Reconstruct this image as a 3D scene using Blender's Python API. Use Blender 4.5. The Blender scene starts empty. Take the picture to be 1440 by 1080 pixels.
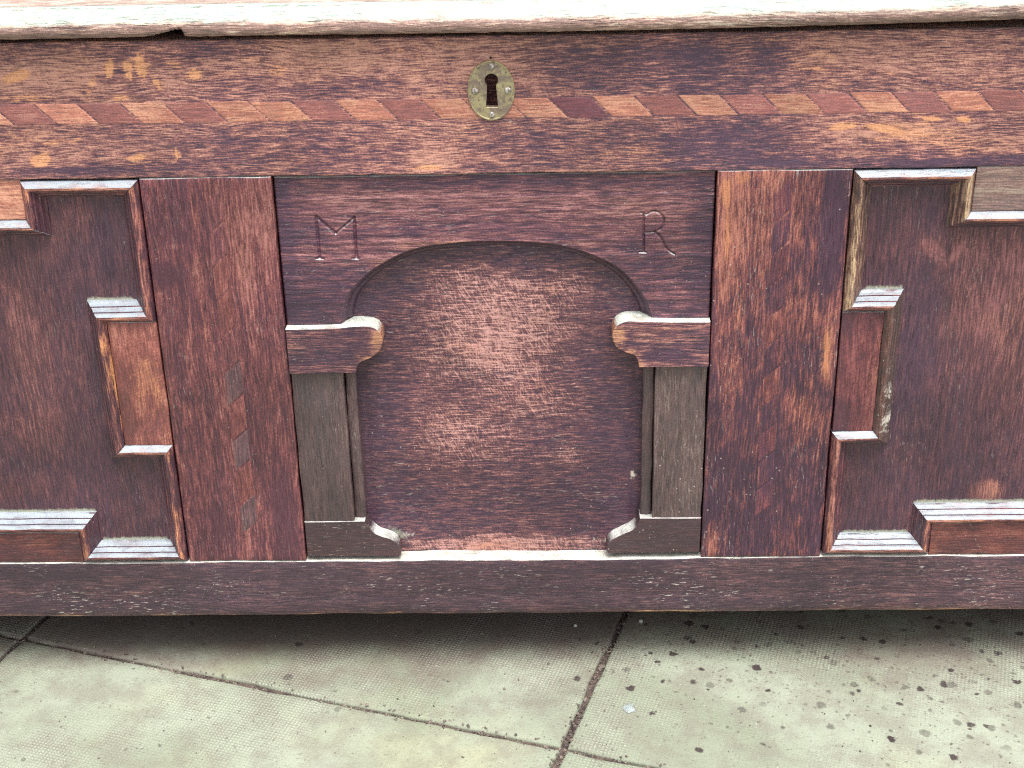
import bpy, bmesh, math, random
import numpy as np
from mathutils import Matrix, Vector
R = math.radians
random.seed(7); RNG = np.random.default_rng(7)
S = bpy.context.scene
COL = S.collection

# ------------------------------------------------------------------ camera
FPX = 2074.0                       # focal length in pixels of the 1440 px wide photograph
CAM = np.array([0.0, -1.12, 0.838])
_p, _y, _r = R(25.88), R(-1.245), R(-1.156)
_f = np.array([math.sin(_y)*math.cos(_p), math.cos(_y)*math.cos(_p), -math.sin(_p)])
_rt = np.array([math.cos(_y), -math.sin(_y), 0.0]); _up = np.cross(_rt, _f)
RT = math.cos(_r)*_rt + math.sin(_r)*_up
UP = -math.sin(_r)*_rt + math.cos(_r)*_up
def ray(px, py): return _f + (px-720)/FPX*RT - (py-540)/FPX*UP
def P(px, py, y=0.0):              # point of the plane at depth y that the photo shows at this pixel -> (x, z)
    d = ray(px, py); t = (y-CAM[1])/d[1]; q = CAM+t*d
    return np.array([q[0], q[2]])
def G(px, py, z=0.0):              # the same on the ground -> (x, y)
    d = ray(px, py); t = (z-CAM[2])/d[2]; q = CAM+t*d
    return np.array([q[0], q[1]])
cd = bpy.data.cameras.new('camera'); cam = bpy.data.objects.new('camera', cd); COL.objects.link(cam)
cd.sensor_width = 36; cd.lens = FPX/1440*36; cd.clip_start = 0.02; cd.clip_end = 3000
M = Matrix.Identity(4)
for i in range(3):
    M[i][0] = RT[i]; M[i][1] = UP[i]; M[i][2] = -_f[i]; M[i][3] = CAM[i]
cam.matrix_world = M
S.camera = cam

# ------------------------------------------------------------------ sky, sun, exposure
SUN_EL, SUN_AZ = R(70), R(155)     # azimuth clockwise from +y (north): light comes over the viewer's right shoulder
w = bpy.data.worlds.new('World'); S.world = w; w.use_nodes = True
wt = w.node_tree; wt.nodes.clear()
sky = wt.nodes.new('ShaderNodeTexSky'); sky.sky_type = 'NISHITA'; sky.sun_disc = False
sky.sun_elevation = SUN_EL; sky.sun_rotation = SUN_AZ; sky.air_density = 1.0; sky.dust_density = 6.0; sky.ozone_density = 1.0
hs = wt.nodes.new('ShaderNodeHueSaturation'); hs.inputs['Saturation'].default_value = 0.35     # overcast: a nearly white sky
bg = wt.nodes.new('ShaderNodeBackground'); bg.inputs['Strength'].default_value = 0.135
wo = wt.nodes.new('ShaderNodeOutputWorld')
wt.links.new(sky.outputs[0], hs.inputs['Color']); wt.links.new(hs.outputs[0], bg.inputs['Color']); wt.links.new(bg.outputs[0], wo.inputs['Surface'])
sl = bpy.data.lights.new('sun', 'SUN'); sl.energy = 1.5; sl.angle = R(35); sl.color = (1, .95, .88)
so = bpy.data.objects.new('sun', sl); COL.objects.link(so)
dvec = Vector((math.sin(SUN_AZ)*math.cos(SUN_EL), math.cos(SUN_AZ)*math.cos(SUN_EL), math.sin(SUN_EL)))
so.rotation_euler = dvec.to_track_quat('Z', 'Y').to_euler(); so.location = (0.5, -2, 3)
S.view_settings.view_transform = 'Standard'; S.view_settings.look = 'None'
S.view_settings.exposure = 0.75; S.view_settings.gamma = 1.0
S.render.engine = 'CYCLES'; S.cycles.use_denoising = False; S.cycles.filter_width = 1.15
S.render.resolution_x = 1024; S.render.resolution_y = 768

# ------------------------------------------------------------------ material helpers
class NT:
    def __init__(s, name):
        s.m = bpy.data.materials.new(name); s.m.use_nodes = True; s.t = s.m.node_tree; s.t.nodes.clear()
        s.out = s.n('ShaderNodeOutputMaterial'); s.b = s.n('ShaderNodeBsdfPrincipled'); s.l(s.b.outputs[0], s.out.inputs[0])
    def n(s, t): return s.t.nodes.new(t)
    def l(s, a, b): s.t.links.new(a, b)
    def set(s, sock, v):
        if hasattr(v, 'is_output') or isinstance(v, bpy.types.NodeSocket): s.l(v, sock)
        else: sock.default_value = v
    def math(s, op, a, b=0.0, c=None, clamp=False):
        k = s.n('ShaderNodeMath'); k.operation = op; k.use_clamp = clamp
        s.set(k.inputs[0], a); s.set(k.inputs[1], b)
        if c is not None: s.set(k.inputs[2], c)
        return k.outputs[0]
    def step(s, v, a, b, lo=0.0, hi=1.0):
        k = s.n('ShaderNodeMapRange'); k.interpolation_type = 'SMOOTHSTEP'
        s.set(k.inputs[0], v); s.set(k.inputs[1], a); s.set(k.inputs[2], b); s.set(k.inputs[3], lo); s.set(k.inputs[4], hi)
        return k.outputs[0]
    def mix(s, f, a, b, mode='MIX'):
        k = s.n('ShaderNodeMix'); k.data_type = 'RGBA'; k.blend_type = mode; k.clamp_factor = True
        s.set(k.inputs[0], f); s.set(k.inputs[6], c4(a)); s.set(k.inputs[7], c4(b)); return k.outputs[2]
    def map(s, co, scale, loc=(0,0,0), rot=(0,0,0)):
        k = s.n('ShaderNodeMapping'); s.l(co, k.inputs[0]); k.inputs[1].default_value = loc; k.inputs[2].default_value = rot; k.inputs[3].default_value = scale
        return k.outputs[0]
    def noise(s, co, scale=1.0, detail=3.0, rough=.55, dist=0.0):
        k = s.n('ShaderNodeTexNoise'); s.l(co, k.inputs['Vector']); k.inputs['Scale'].default_value = scale
        k.inputs['Detail'].default_value = detail; k.inputs['Roughness'].default_value = rough; k.inputs['Distortion'].default_value = dist
        return k.outputs['Fac']
    def voro(s, co, scale=1.0, rnd=1.0):
        k = s.n('ShaderNodeTexVoronoi'); s.l(co, k.inputs['Vector']); k.inputs['Scale'].default_value = scale; k.inputs['Randomness'].default_value = rnd
        return k.outputs['Distance'], k.outputs['Color']
    def attr(s, name):
        k = s.n('ShaderNodeAttribute'); k.attribute_name = name; return k.outputs['Fac']
    def co(s): return s.n('ShaderNodeTexCoord').outputs['Object']
    def bump(s, h, strength=.5, dist=.001, norm=None):
        k = s.n('ShaderNodeBump'); k.inputs['Strength'].default_value = strength; k.inputs['Distance'].default_value = dist
        s.l(h, k.inputs['Height'])
        if norm is not None: s.l(norm, k.inputs['Normal'])
        return k.outputs[0]
def c4(c): return (c[0], c[1], c[2], 1.0) if isinstance(c, (tuple, list)) else c

_seed = [0]
DUST = (.60, .66, .64)
def wood(name, axis, dark, lite, warm, bias=.35, fib=1.1, ring=.9, blot=.9, cross=.35, crossrot=.5, rough=.42, pores=.55,
         speck=.25, dust=1.0, dlo=.5, dhi=.82, spec=.5, bump=.55, ringscale=1.0, dustcol=DUST, contrast=.3, graze=0.0, paleamt=1.0, warp=.012, fscale=1.0, grit=.55, mid=None, scuff=0.0, dustn=.5, flen=1.0, dotk=1.5):
    """old waxed oak: dark finish worn through along the grain; attributes wear / warm / pale steer where"""
    if name.startswith('oak') or name.startswith('inlay'):     # the old varnish is plum coloured
        dark = (dark[0]*1.06, dark[1]*1.03, dark[2]*1.2); lite = (lite[0], lite[1], lite[2]*1.08)
    t = NT(name); _seed[0] += 1; sd = _seed[0]*7.31; co = t.co()
    def mp(al, ac, dp, rot=0.0, k=0):
        sc = (al, dp, ac) if axis == 'x' else (ac, dp, al)
        c_ = t.map(co, (1, 1, 1), (0, 0, 0), (0, rot, 0)) if rot else co      # turn first, then stretch
        return t.map(c_, sc, (sd+k, sd*.7+k, sd*1.3-k))
    # slow bend of the grain: push the coordinates sideways
    wn = t.n('ShaderNodeTexNoise'); t.l(mp(7, 16, 10, 0, 20), wn.inputs['Vector']); wn.inputs['Scale'].default_value = 1; wn.inputs['Detail'].default_value = 3
    wv = t.n('ShaderNodeVectorMath'); wv.operation = 'MULTIPLY_ADD'; t.l(wn.outputs['Color'], wv.inputs[0])
    wv.inputs[1].default_value = (0, 0, warp) if axis == 'x' else (warp, 0, 0); t.l(co, wv.inputs[2]); cw = wv.outputs[0]
    def mw(al, ac, dp, k=0):
        sc = (al, dp, ac) if axis == 'x' else (ac, dp, al)
        return t.map(cw, sc, (sd+k, sd*.7+k, sd*1.3-k))
    fine = t.noise(mw(62*fscale*flen, 780*fscale, 200, 1), 1, 3, .65)
    med = t.noise(mw(24*fscale*flen, 250*fscale, 90, 2), 1, 4, .65, .4)
    rg = t.noise(mw(5*ringscale, 62*ringscale, 20, 3), 1, 5, .65, .8)
    bl = t.noise(mp(24, 34, 24, .2, 4), 1, 7, .72, .4)
    cr = t.noise(mp(620, 60, 120, crossrot, 5), 1, 3, .6, .3)
    hf = t.noise(t.map(co, (700, 700, 700), (sd, sd, 0)), 1, 3, .7)
    if mid is None:
        m_ = [dark[i]*.58+lite[i]*.42 for i in range(3)]; mid = (m_[0]*1.0, m_[1]*.80, m_[2]*.80)
    wear = t.attr('wear'); wa = t.attr('warm'); pa = t.attr('pale')
    v = t.math('MULTIPLY_ADD', t.math('SUBTRACT', fine, .5), fib, bias)
    v = t.math('ADD', v, wear)
    v = t.math('MULTIPLY_ADD', t.math('SUBTRACT', med, .5), fib*.55, v)
    v = t.math('MULTIPLY_ADD', t.math('SUBTRACT', rg, .5), ring, v)
    v = t.math('MULTIPLY_ADD', t.math('SUBTRACT', bl, .5), blot, v)
    v = t.math('MULTIPLY_ADD', t.math('SUBTRACT', cr, .5), cross, v)
    v = t.math('MULTIPLY_ADD', t.math('SUBTRACT', hf, .5), grit, v)
    if scuff:
        s1 = t.noise(mp(60, 760, 150, -1.06, 31), 1, 3, .6, .3); s2 = t.noise(mp(70, 820, 150, -1.5, 32), 1, 3, .6, .3); s3 = t.noise(mp(70, 860, 150, .05, 33), 1, 3, .6)
        sm_ = t.math('MAXIMUM', t.math('MAXIMUM', t.step(s1, .46, .66), t.math('MULTIPLY', t.step(s2, .47, .66), .85)), t.math('MULTIPLY', t.step(s3, .47, .66), .75))
        v = t.math('MULTIPLY_ADD', t.math('MULTIPLY', t.math('SUBTRACT', sm_, .42), scuff), t.step(wear, .02, .4), v)
    f = t.step(v, .5-contrast*1.5, .5+contrast*1.5)
    # the bare wood itself goes from pink brown to honey
    hue = t.step(t.math('ADD', t.noise(mp(9, 26, 12, .1, 6), 1, 4, .6, .8), t.math('MULTIPLY', wa, .6)), .5, .78)
    lc = t.mix(hue, lite, warm)
    col = t.mix(t.math('MULTIPLY', f, 2.0, clamp=True), dark, mid)
    col = t.mix(t.math('MULTIPLY_ADD', f, 2.0, -1.0, clamp=True), col, lc)
    col = t.mix(t.math('MULTIPLY', t.step(wa, .35, .75), t.step(t.math('ADD', v, t.math('MULTIPLY', wa, .5)), .35, .9)), col, warm)
    # tone variation of the dark finish
    tone = t.math('MULTIPLY', t.step(t.noise(mp(6, 9, 9, 0, 7), 1, 4, .6), .3, .7, .8, 1.2), t.step(t.math('MULTIPLY_ADD', hf, .4, t.math('MULTIPLY', fine, .6)), .3, .7, .68, 1.34))
    k = t.n('ShaderNodeVectorMath'); k.operation = 'SCALE'; t.l(col, k.inputs[0]); t.l(tone, k.inputs['Scale']); col = k.outputs[0]
    # open pores: short dark dashes along the grain
    po = t.noise(mw(75, 1100, 300, 8), 1, 2, .6)
    pm = t.math('MULTIPLY', t.step(po, .56, .70), t.step(t.noise(mp(10, 40, 30, 0, 9), 1, 2), .38, .62))
    col = t.mix(t.math('MULTIPLY', pm, pores), col, tuple(c*.42 for c in dark))
    # pale scuffs, dashes and specks
    sc = t.noise(mp(120, 800, 200, .05, 10), 1, 3, .7)
    reg = t.step(t.noise(mp(16, 34, 20, 0, 11), 1, 3, .6), .45, .68)
    sm = t.math('MULTIPLY', t.step(sc, .60, .67), reg)
    dd, dc = t.voro(t.map(co, (330, 330, 330), (sd, sd, sd)), 1)
    rnd = t.n('ShaderNodeSeparateColor'); t.l(dc, rnd.inputs[0])
    dots = t.math('MULTIPLY', t.step(dd, t.math('MULTIPLY', rnd.outputs[1], .12), t.math('MULTIPLY_ADD', rnd.outputs[1], .22, .10), 1, 0), t.math('GREATER_THAN', rnd.outputs[0], .88))
    dots = t.math('MULTIPLY', dots, t.step(t.noise(mp(14, 14, 14, 0, 12), 1, 2), .47, .6))
    spk = t.math('MAXIMUM', t.math('MULTIPLY', sm, speck), t.math('MULTIPLY', dots, min(1.0, speck*dotk)))
    pn = t.noise(t.map(co, (150, 150, 150), (sd, 0, 3)), 1, 5, .7, .6)
    pm2 = t.math('MULTIPLY', t.step(t.math('MULTIPLY_ADD', pa, .55, pn), .72, .9), t.step(pa, .02, .25))
    spk = t.math('MAXIMUM', spk, t.math('MULTIPLY', pm2, paleamt))
    col = t.mix(spk, col, (.62, .56, .50))
    if graze:
        col = t.mix(graze, col, (.30, .25, .22))
    # dust that has settled on whatever faces up
    g = t.n('ShaderNodeNewGeometry'); sx = t.n('ShaderNodeSeparateXYZ'); t.l(g.outputs['Normal'], sx.inputs[0])
    dn = t.noise(t.map(co, (60, 60, 160), (sd, 2, 1)), 1, 5, .65)
    dm = t.step(t.math('MULTIPLY_ADD', t.math('SUBTRACT', dn, .5), dustn, sx.outputs[2]), dlo, dhi)
    dm = t.math('MULTIPLY', dm, t.step(dn, .3, .55, .55, 1.0))
    dm = t.math('MULTIPLY', t.math('MULTIPLY', dm, dust), t.step(t.noise(t.map(co, (38, 38, 38), (sd, 5, 1)), 1, 4, .7), .3, .6, .72, 1.0))
    fz = t.math('MULTIPLY_ADD', t.math('SUBTRACT', t.noise(t.map(co, (420, 420, 420), (sd, 1, 2)), 1, 4, .7), .5), 1.1, t.attr('dusty'))
    col = t.mix(t.math('MULTIPLY', t.step(fz, .3, .85), .85), col, (.46, .49, .38))
    col = t.mix(dm, col, dustcol)
    t.l(col, t.b.inputs['Base Color'])
    rr = t.math('ADD', t.math('MULTIPLY', f, .14), t.math('MULTIPLY_ADD', t.math('SUBTRACT', bl, .5), .35, rough), clamp=True)
    rr = t.math('MAXIMUM', rr, t.math('MULTIPLY', spk, .7))
    t.l(rr, t.b.inputs['Roughness']); t.b.inputs['Specular IOR Level'].default_value = spec
    h = t.math('MULTIPLY_ADD', fine, .7, t.math('MULTIPLY', pm, -1.0))
    h = t.math('MULTIPLY_ADD', med, .6, h)
    h = t.math('MULTIPLY_ADD', cr, .25, h)
    h = t.math('MULTIPLY_ADD', hf, .35, t.math('MULTIPLY_ADD', bl, .5, h))
    t.l(t.bump(h, bump, .0008), t.b.inputs['Normal'])
    return t.m

DK = (.062, .033, .052); DK2 = (.070, .030, .044); RED = (.150, .046, .050)
PK = (.40, .185, .155); PK2 = (.33, .145, .135); OR = (.56, .245, .115); GOLD = (.68, .33, .135)
MAT = {}
MAT['rail_top'] = wood('oak_top_rail', 'x', (.078, .044, .066), (.52, .265, .19), (.70, .335, .18), bias=.45, fib=1.9, contrast=.28, ring=.4, blot=.7, fscale=1.15, cross=.35, crossrot=.35, warp=.018, dust=.25, speck=.12)
MAT['muntin_l'] = wood('oak_muntin_red', 'z', (.085, .032, .042), (.35, .145, .120), (.42, .17, .11), bias=.33, fib=1.3, ring=1.4, blot=.7, cross=.3, ringscale=1.2)
MAT['muntin_r'] = wood('oak_muntin_streaked', 'z', (.068, .032, .050), (.42, .165, .115), (.54, .22, .12), bias=.25, fib=1.5, ring=1.0, blot=1.1, cross=.5, crossrot=.8, speck=.4)
MAT['board'] = wood('oak_arch_board', 'x', (.058, .031, .050), (.33, .16, .145), (.36, .17, .13), bias=.27, fib=1.6, ring=.6, blot=.5, cross=.1, pores=.8, speck=.4)
MAT['panel'] = wood('oak_arched_panel', 'x', (.060, .032, .052), (.54, .29, .245), (.52, .24, .17), mid=(.20, .082, .084), bias=.17, fib=1.35, ring=.2, grit=.5, contrast=.26, flen=1.3, fscale=1.15, warp=.004, blot=.4, cross=.0, scuff=.44, speck=.45)
MAT['field'] = wood('oak_side_panel', 'z', (.066, .035, .050), (.27, .110, .105), (.40, .17, .13), mid=(.135, .054, .062), bias=.27, fib=1.0, ring=.35, blot=.7, cross=.2, speck=.24)
MAT['cap'] = wood('oak_capital', 'x', DK, (.40, .20, .155), (.50, .25, .145), bias=.27, fib=2.0, ring=1.1, blot=1.0, cross=.1, pores=.9, dust=1.0, dustcol=(.72, .78, .70))
MAT['base'] = wood('oak_pilaster_base', 'x', (.066, .042, .044), (.13, .08, .07), (.2, .12, .09), bias=.2, fib=1.2, ring=1.0, blot=.6, speck=.55, pores=.8, dustcol=(.66, .68, .64))
MAT['pil'] = wood('oak_olive_pilaster', 'z', (.080, .062, .057), (.145, .116, .103), (.16, .115, .10), bias=.36, fib=.9, ring=1.2, blot=.8, cross=.1, speck=.4, spec=.4)
MAT['pil_r'] = wood('oak_weathered_pilaster', 'z', (.098, .076, .067), (.180, .147, .128), (.19, .145, .12), bias=.42, fib=1.1, ring=1.2, blot=.7, cross=.1, speck=.6, spec=.4)
MAT['rail_bot'] = wood('oak_bottom_rail', 'x', (.060, .037, .046), (.28, .17, .15), (.60, .33, .19), bias=.15, fib=1.3, ring=.5, blot=.9, cross=.3, crossrot=.6, speck=1.0, bump=.8, dustcol=(.80, .80, .70))
MAT['mould_h'] = wood('oak_moulding_level', 'x', (.070, .030, .040), (.42, .19, .14), (.60, .27, .12), bias=.22, fib=1.6, ring=.9, blot=1.3, cross=.1, rough=.34, spec=.6, dustcol=(.38, .445, .50), dust=.95, dlo=.36, dhi=.62)
MAT['mould_v'] = wood('oak_moulding_upright', 'z', (.070, .030, .040), (.38, .16, .12), (.62, .28, .12), bias=.20, fib=1.7, ring=.9, blot=1.5, cross=.1, rough=.34, spec=.6, dlo=.36, dhi=.62)
MAT['mould_y'] = wood('oak_moulding_sun_bleached', 'z', (.085, .054, .045), (.32, .21, .135), (.56, .40, .24), bias=.36, fib=1.9, ring=1.4, blot=1.0, cross=.1, rough=.36)
MAT['mould_w'] = wood('oak_moulding_with_flaking_paint', 'z', (.075, .050, .042), (.18, .10, .08), (.25, .14, .1), bias=.25, speck=.5)
MAT['block_o'] = wood('oak_block_orange', 'z', (.16, .060, .052), (.42, .18, .13), (.56, .25, .13), bias=.44, fib=.8, ring=.7, blot=1.5, cross=.6, speck=.1)
MAT['block_t'] = wood('oak_block_salmon', 'x', (.34, .15, .10), (.60, .30, .19), (.66, .34, .18), bias=.62, fib=1.0, ring=.8, blot=.8, speck=.05)
MAT['block_g'] = wood('oak_block_grey', 'x', (.16, .12, .10), (.29, .225, .17), (.30, .22, .16), bias=.5, fib=1.2, ring=1.0, blot=.6, cross=.1, speck=.15)
MAT['block_r'] = wood('oak_block_red', 'z', (.088, .036, .044), (.26, .095, .085), (.38, .15, .11), bias=.40, fib=.9, ring=.8, blot=1.2, cross=.5, speck=.2)
MAT['block_b'] = wood('oak_block_bottom', 'x', (.085, .036, .038), (.30, .12, .085), (.42, .19, .11), bias=.34, fib=.9, ring=.7, blot=1.4, cross=.3, speck=.35)
MAT['lid'] = wood('weathered_lid_top', 'x', (.36, .25, .20), (.58, .47, .39), (.60, .45, .35), bias=.55, fib=1.6, ring=1.2, blot=.8, cross=.1, speck=.2, dust=.2, dustcol=(.6, .6, .5), rough=.5, pores=.4)
MAT['lid_m'] = wood('bleached_lid_moulding', 'x', (.22, .14, .12), (.50, .42, .34), (.60, .44, .30), bias=.52, fib=2.2, ring=1.2, blot=1.2, cross=.1, speck=.3, dust=1.0, dustcol=(.49, .63, .545), pores=.9, bump=.9, rough=.45)
MAT['carcass'] = wood('oak_carcass', 'x', (.05, .026, .036), (.16, .08, .07), (.2, .1, .07), bias=.25)
MAT['lz_l'] = wood('inlay_light', 'x', (.40, .185, .125), (.57, .29, .185), (.62, .31, .18), bias=.62, fib=1.2, ring=.8, blot=1.2, cross=.1, speck=.1, dust=0)
MAT['lz_o'] = wood('inlay_honey', 'x', (.46, .21, .13), (.64, .32, .20), (.70, .36, .20), bias=.66, fib=1.2, ring=.8, blot=1.2, cross=.1, speck=.1, dust=0)
MAT['lz_m'] = wood('inlay_pink_brown', 'x', (.25, .108, .095), (.43, .205, .160), (.46, .22, .16), bias=.42, fib=1.2, ring=.8, blot=1.2, cross=.2, speck=.15, dust=0)
MAT['lz_d'] = wood('inlay_mahogany', 'x', (.14, .055, .065), (.23, .09, .09), (.25, .1, .09), bias=.32, fib=.9, ring=.6, blot=.9, cross=.2, speck=.15, dust=0)
MAT['lz_g'] = wood('inlay_grey', 'z', (.100, .058, .060), (.20, .125, .118), (.26, .16, .13), bias=.36, fib=1.1, blot=1.0, cross=.3, speck=.35, dust=0)
MAT['lz_r'] = wood('inlay_russet', 'z', (.125, .045, .048), (.34, .14, .11), (.46, .19, .12), bias=.42, fib=1.1, blot=1.0, cross=.3, speck=.1, dust=0)

def brass_mat():
    t = NT('tarnished_brass'); co = t.co()
    a = t.noise(t.map(co, (70, 70, 70), (3, 1, 2)), 1, 5, .65, .6); b = t.noise(t.map(co, (420, 420, 420)), 1, 4, .6)
    v = t.math('MULTIPLY_ADD', t.math('SUBTRACT', b, .5), .5, a)
    c = t.mix(t.step(v, .40, .58), (.27, .21, .17), (.43, .375, .215))
    c = t.mix(t.step(v, .60, .74), c, (.46, .42, .30))
    c = t.mix(t.step(b, .30, .40, 1, 0), c, (.17, .12, .10))
    t.l(c, t.b.inputs['Base Color']); t.b.inputs['Metallic'].default_value = .55
    t.l(t.step(a, .3, .7, .42, .62), t.b.inputs['Roughness']); t.l(t.bump(v, .4, .0006), t.b.inputs['Normal']); return t.m
def steel_mat():
    t = NT('grey_screw_metal'); co = t.co(); a = t.noise(t.map(co, (500, 500, 500)), 1, 4, .6)
    t.l(t.mix(t.step(a, .35, .65), (.24, .20, .19), (.56, .52, .48)), t.b.inputs['Base Color']); t.b.inputs['Metallic'].default_value = .5
    t.b.inputs['Roughness'].default_value = .45; t.l(t.bump(a, .5, .0006), t.b.inputs['Normal']); return t.m
MAT['brass'] = brass_mat(); MAT['steel'] = steel_mat()

def slab_mat():
    t = NT('dimpled_concrete_slab'); co = t.co()
    rot = t.map(co, (1, 1, 1), (0, 0, 0), (0, 0, R(0)))
    a = t.noise(t.map(co, (3.2, 3.2, 3.2), (5, 2, 0)), 1, 5, .6, .4); b = t.noise(t.map(co, (28, 28, 28)), 1, 6, .68); c = t.noise(t.map(co, (330, 330, 330)), 1, 3, .6)
    col = t.mix(t.step(a, .36, .64), (.262, .298, .218), (.37, .412, .325))
    col = t.mix(t.math('MULTIPLY', t.step(t.noise(t.map(co, (2.4, 2.4, 2.4), (9, 4, 0)), 1, 4, .6), .52, .72), .5), col, (.50, .50, .29))   # yellow green algae
    col = t.mix(t.step(b, .36, .60, .5, 0), col, (.225, .205, .17))
    # shade under and along the chest painted into the slabs, mixed with dirt
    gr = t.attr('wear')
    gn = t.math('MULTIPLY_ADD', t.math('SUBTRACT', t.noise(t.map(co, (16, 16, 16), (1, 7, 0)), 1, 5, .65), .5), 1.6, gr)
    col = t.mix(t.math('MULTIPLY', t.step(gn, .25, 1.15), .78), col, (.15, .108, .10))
    # dark spots
    bx = t.map(co, (78, 78, 78), (0, 0, 0)); nz = t.n('ShaderNodeTexNoise'); t.l(co, nz.inputs['Vector']); nz.inputs['Scale'].default_value = 130; nz.inputs['Detail'].default_value = 5
    ad = t.n('ShaderNodeVectorMath'); ad.operation = 'MULTIPLY_ADD'; t.l(nz.outputs['Color'], ad.inputs[0]); ad.inputs[1].default_value = (.6, .6, 0); t.l(bx, ad.inputs[2])
    fl = t.n('ShaderNodeVectorMath'); fl.operation = 'MULTIPLY'; t.l(ad.outputs[0], fl.inputs[0]); fl.inputs[1].default_value = (1, 1, 0)
    dd, dc = t.voro(fl.outputs[0], 1); sp = t.n('ShaderNodeSeparateColor'); t.l(dc, sp.inputs[0])
    den = t.attr('warm')
    on = t.step(t.math('SUBTRACT', t.math('MULTIPLY_ADD', den, .85, .03), sp.outputs[0]), -.02, .06)
    spot = t.math('MULTIPLY', on, t.step(dd, t.math('MULTIPLY_ADD', sp.outputs[1], .26, .02), t.math('MULTIPLY_ADD', sp.outputs[1], .36, .11), 1, 0))
    f2 = t.n('ShaderNodeVectorMath'); f2.operation = 'MULTIPLY'; t.l(ad.outputs[0], f2.inputs[0]); f2.inputs[1].default_value = (2.6, 2.6, 0)
    d2, c2 = t.voro(f2.outputs[0], 1); q2 = t.n('ShaderNodeSeparateColor'); t.l(c2, q2.inputs[0])
    sp2 = t.math('MULTIPLY', t.step(t.math('SUBTRACT', t.math('MULTIPLY_ADD', den, .8, .03), q2.outputs[0]), -.02, .05), t.step(d2, .05, t.math('MULTIPLY_ADD', q2.outputs[1], .4, .12), 1, 0))
    col = t.mix(t.math('MULTIPLY', sp2, .7), col, (.085, .068, .062))
    col = t.mix(t.math('MULTIPLY', spot, t.math('MULTIPLY_ADD', sp.outputs[2], .5, .5)), col, (.055, .042, .042))
    # dimples of the pressed face, slightly cleaner on top
    sx = t.n('ShaderNodeSeparateXYZ'); t.l(co, sx.inputs[0]); K = 2*math.pi/.0068
    s1 = t.math('SINE', t.math('MULTIPLY', sx.outputs[0], K)); s2 = t.math('SINE', t.math('MULTIPLY', sx.outputs[1], K))
    dim = t.math('MULTIPLY', s1, s2); dim = t.math('ABSOLUTE', dim)
    wornp = t.step(t.noise(t.map(co, (6, 6, 6), (2, 8, 0)), 1, 3, .6), .35, .65)
    dim = t.math('MULTIPLY', dim, wornp)
    col = t.mix(t.math('MULTIPLY', t.step(dim, .45, .85), .26), col, (.66, .69, .60))
    col = t.mix(t.step(c, .66, .74, 0, .6), col, (.66, .66, .6))
    col = t.mix(t.step(c, .30, .40, .55, 0), col, (.12, .10, .09))
    t.l(col, t.b.inputs['Base Color']); t.b.inputs['Roughness'].default_value = .8; t.b.inputs['Specular IOR Level'].default_value = .3
    h = t.math('MULTIPLY_ADD', dim, .8, t.math('MULTIPLY_ADD', c, .8, t.math('MULTIPLY', b, 1.5)))
    t.l(t.bump(h, .5, .0012), t.b.inputs['Normal']); return t.m
def dirt_mat(name, c1, c2, sc=180):
    t = NT(name); co = t.co(); a = t.noise(t.map(co, (sc, sc, sc)), 1, 5, .7); b = t.noise(t.map(co, (12, 12, 12)), 1, 3)
    t.l(t.mix(t.step(t.math('MULTIPLY_ADD', b, .4, t.math('MULTIPLY', a, .8)), .45, .75), c1, c2), t.b.inputs['Base Color']); t.b.inputs['Roughness'].default_value = .95
    t.l(t.bump(a, .8, .003), t.b.inputs['Normal']); return t.m
MAT['slab'] = slab_mat()
MAT['dirt'] = dirt_mat('joint_dirt', (.035, .022, .026), (.16, .12, .10))
MAT['ground'] = dirt_mat('worn_ground', (.22, .21, .18), (.34, .33, .29), 20)
MAT['crumb'] = dirt_mat('grit_crumbs', (.06, .04, .04), (.34, .29, .24), 300)
MAT['pebble'] = dirt_mat('pale_stone', (.62, .62, .58), (.80, .80, .76), 300)
MAT['gum'] = dirt_mat('pale_blue_grey_gum', (.32, .39, .39), (.46, .53, .52), 400)

# ------------------------------------------------------------------ mesh helpers
def link(o, parent=None):
    COL.objects.link(o)
    if parent is not None: o.parent = parent
    return o
def smooth1d(n, scale, amp):                      # smooth random wobble of n samples
    k = max(4, int(n/scale)+3); c = RNG.normal(0, 1, k)
    return np.interp(np.linspace(0, k-1, n), np.arange(k), c)*amp
def lines(a, b, res, bev):
    L = b-a; bb = min(bev, L*.4)
    e = np.array([0, .06, .22, .5, 1.0])*bb
    n = max(2, int(L/res))
    mid = np.linspace(a+bb, b-bb, n+1)
    return np.concatenate([a+e[:-1], mid, (b-e[:-1])[::-1]])
def blobs(pts, X, Z, y):
    """pts: (px, py, rx, ry, amount[, angle]) in photo pixels, turned into ellipses on the board's own face"""
    out = np.zeros_like(X); k = .00056
    for b in pts:
        c = P(b[0], b[1], y); dx = X-c[0]; dz = Z-c[1]
        if len(b) > 5:
            a = R(b[5]); dx, dz = dx*math.cos(a)-dz*math.sin(a), dx*math.sin(a)+dz*math.cos(a)
        q = (dx/(b[2]*k))**2+(dz/(b[3]*k))**2
        out += b[4]*np.exp(-q*q*q*.5) if b[2] < 30 else b[4]*np.exp(-q)
    return out
def set_attr(me, **kw):
    for k, v in kw.items():
        if v is None: continue
        a = me.attributes.new(k, 'FLOAT', 'POINT'); a.data.foreach_set('value', np.asarray(v, dtype=np.float32).ravel())
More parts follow.
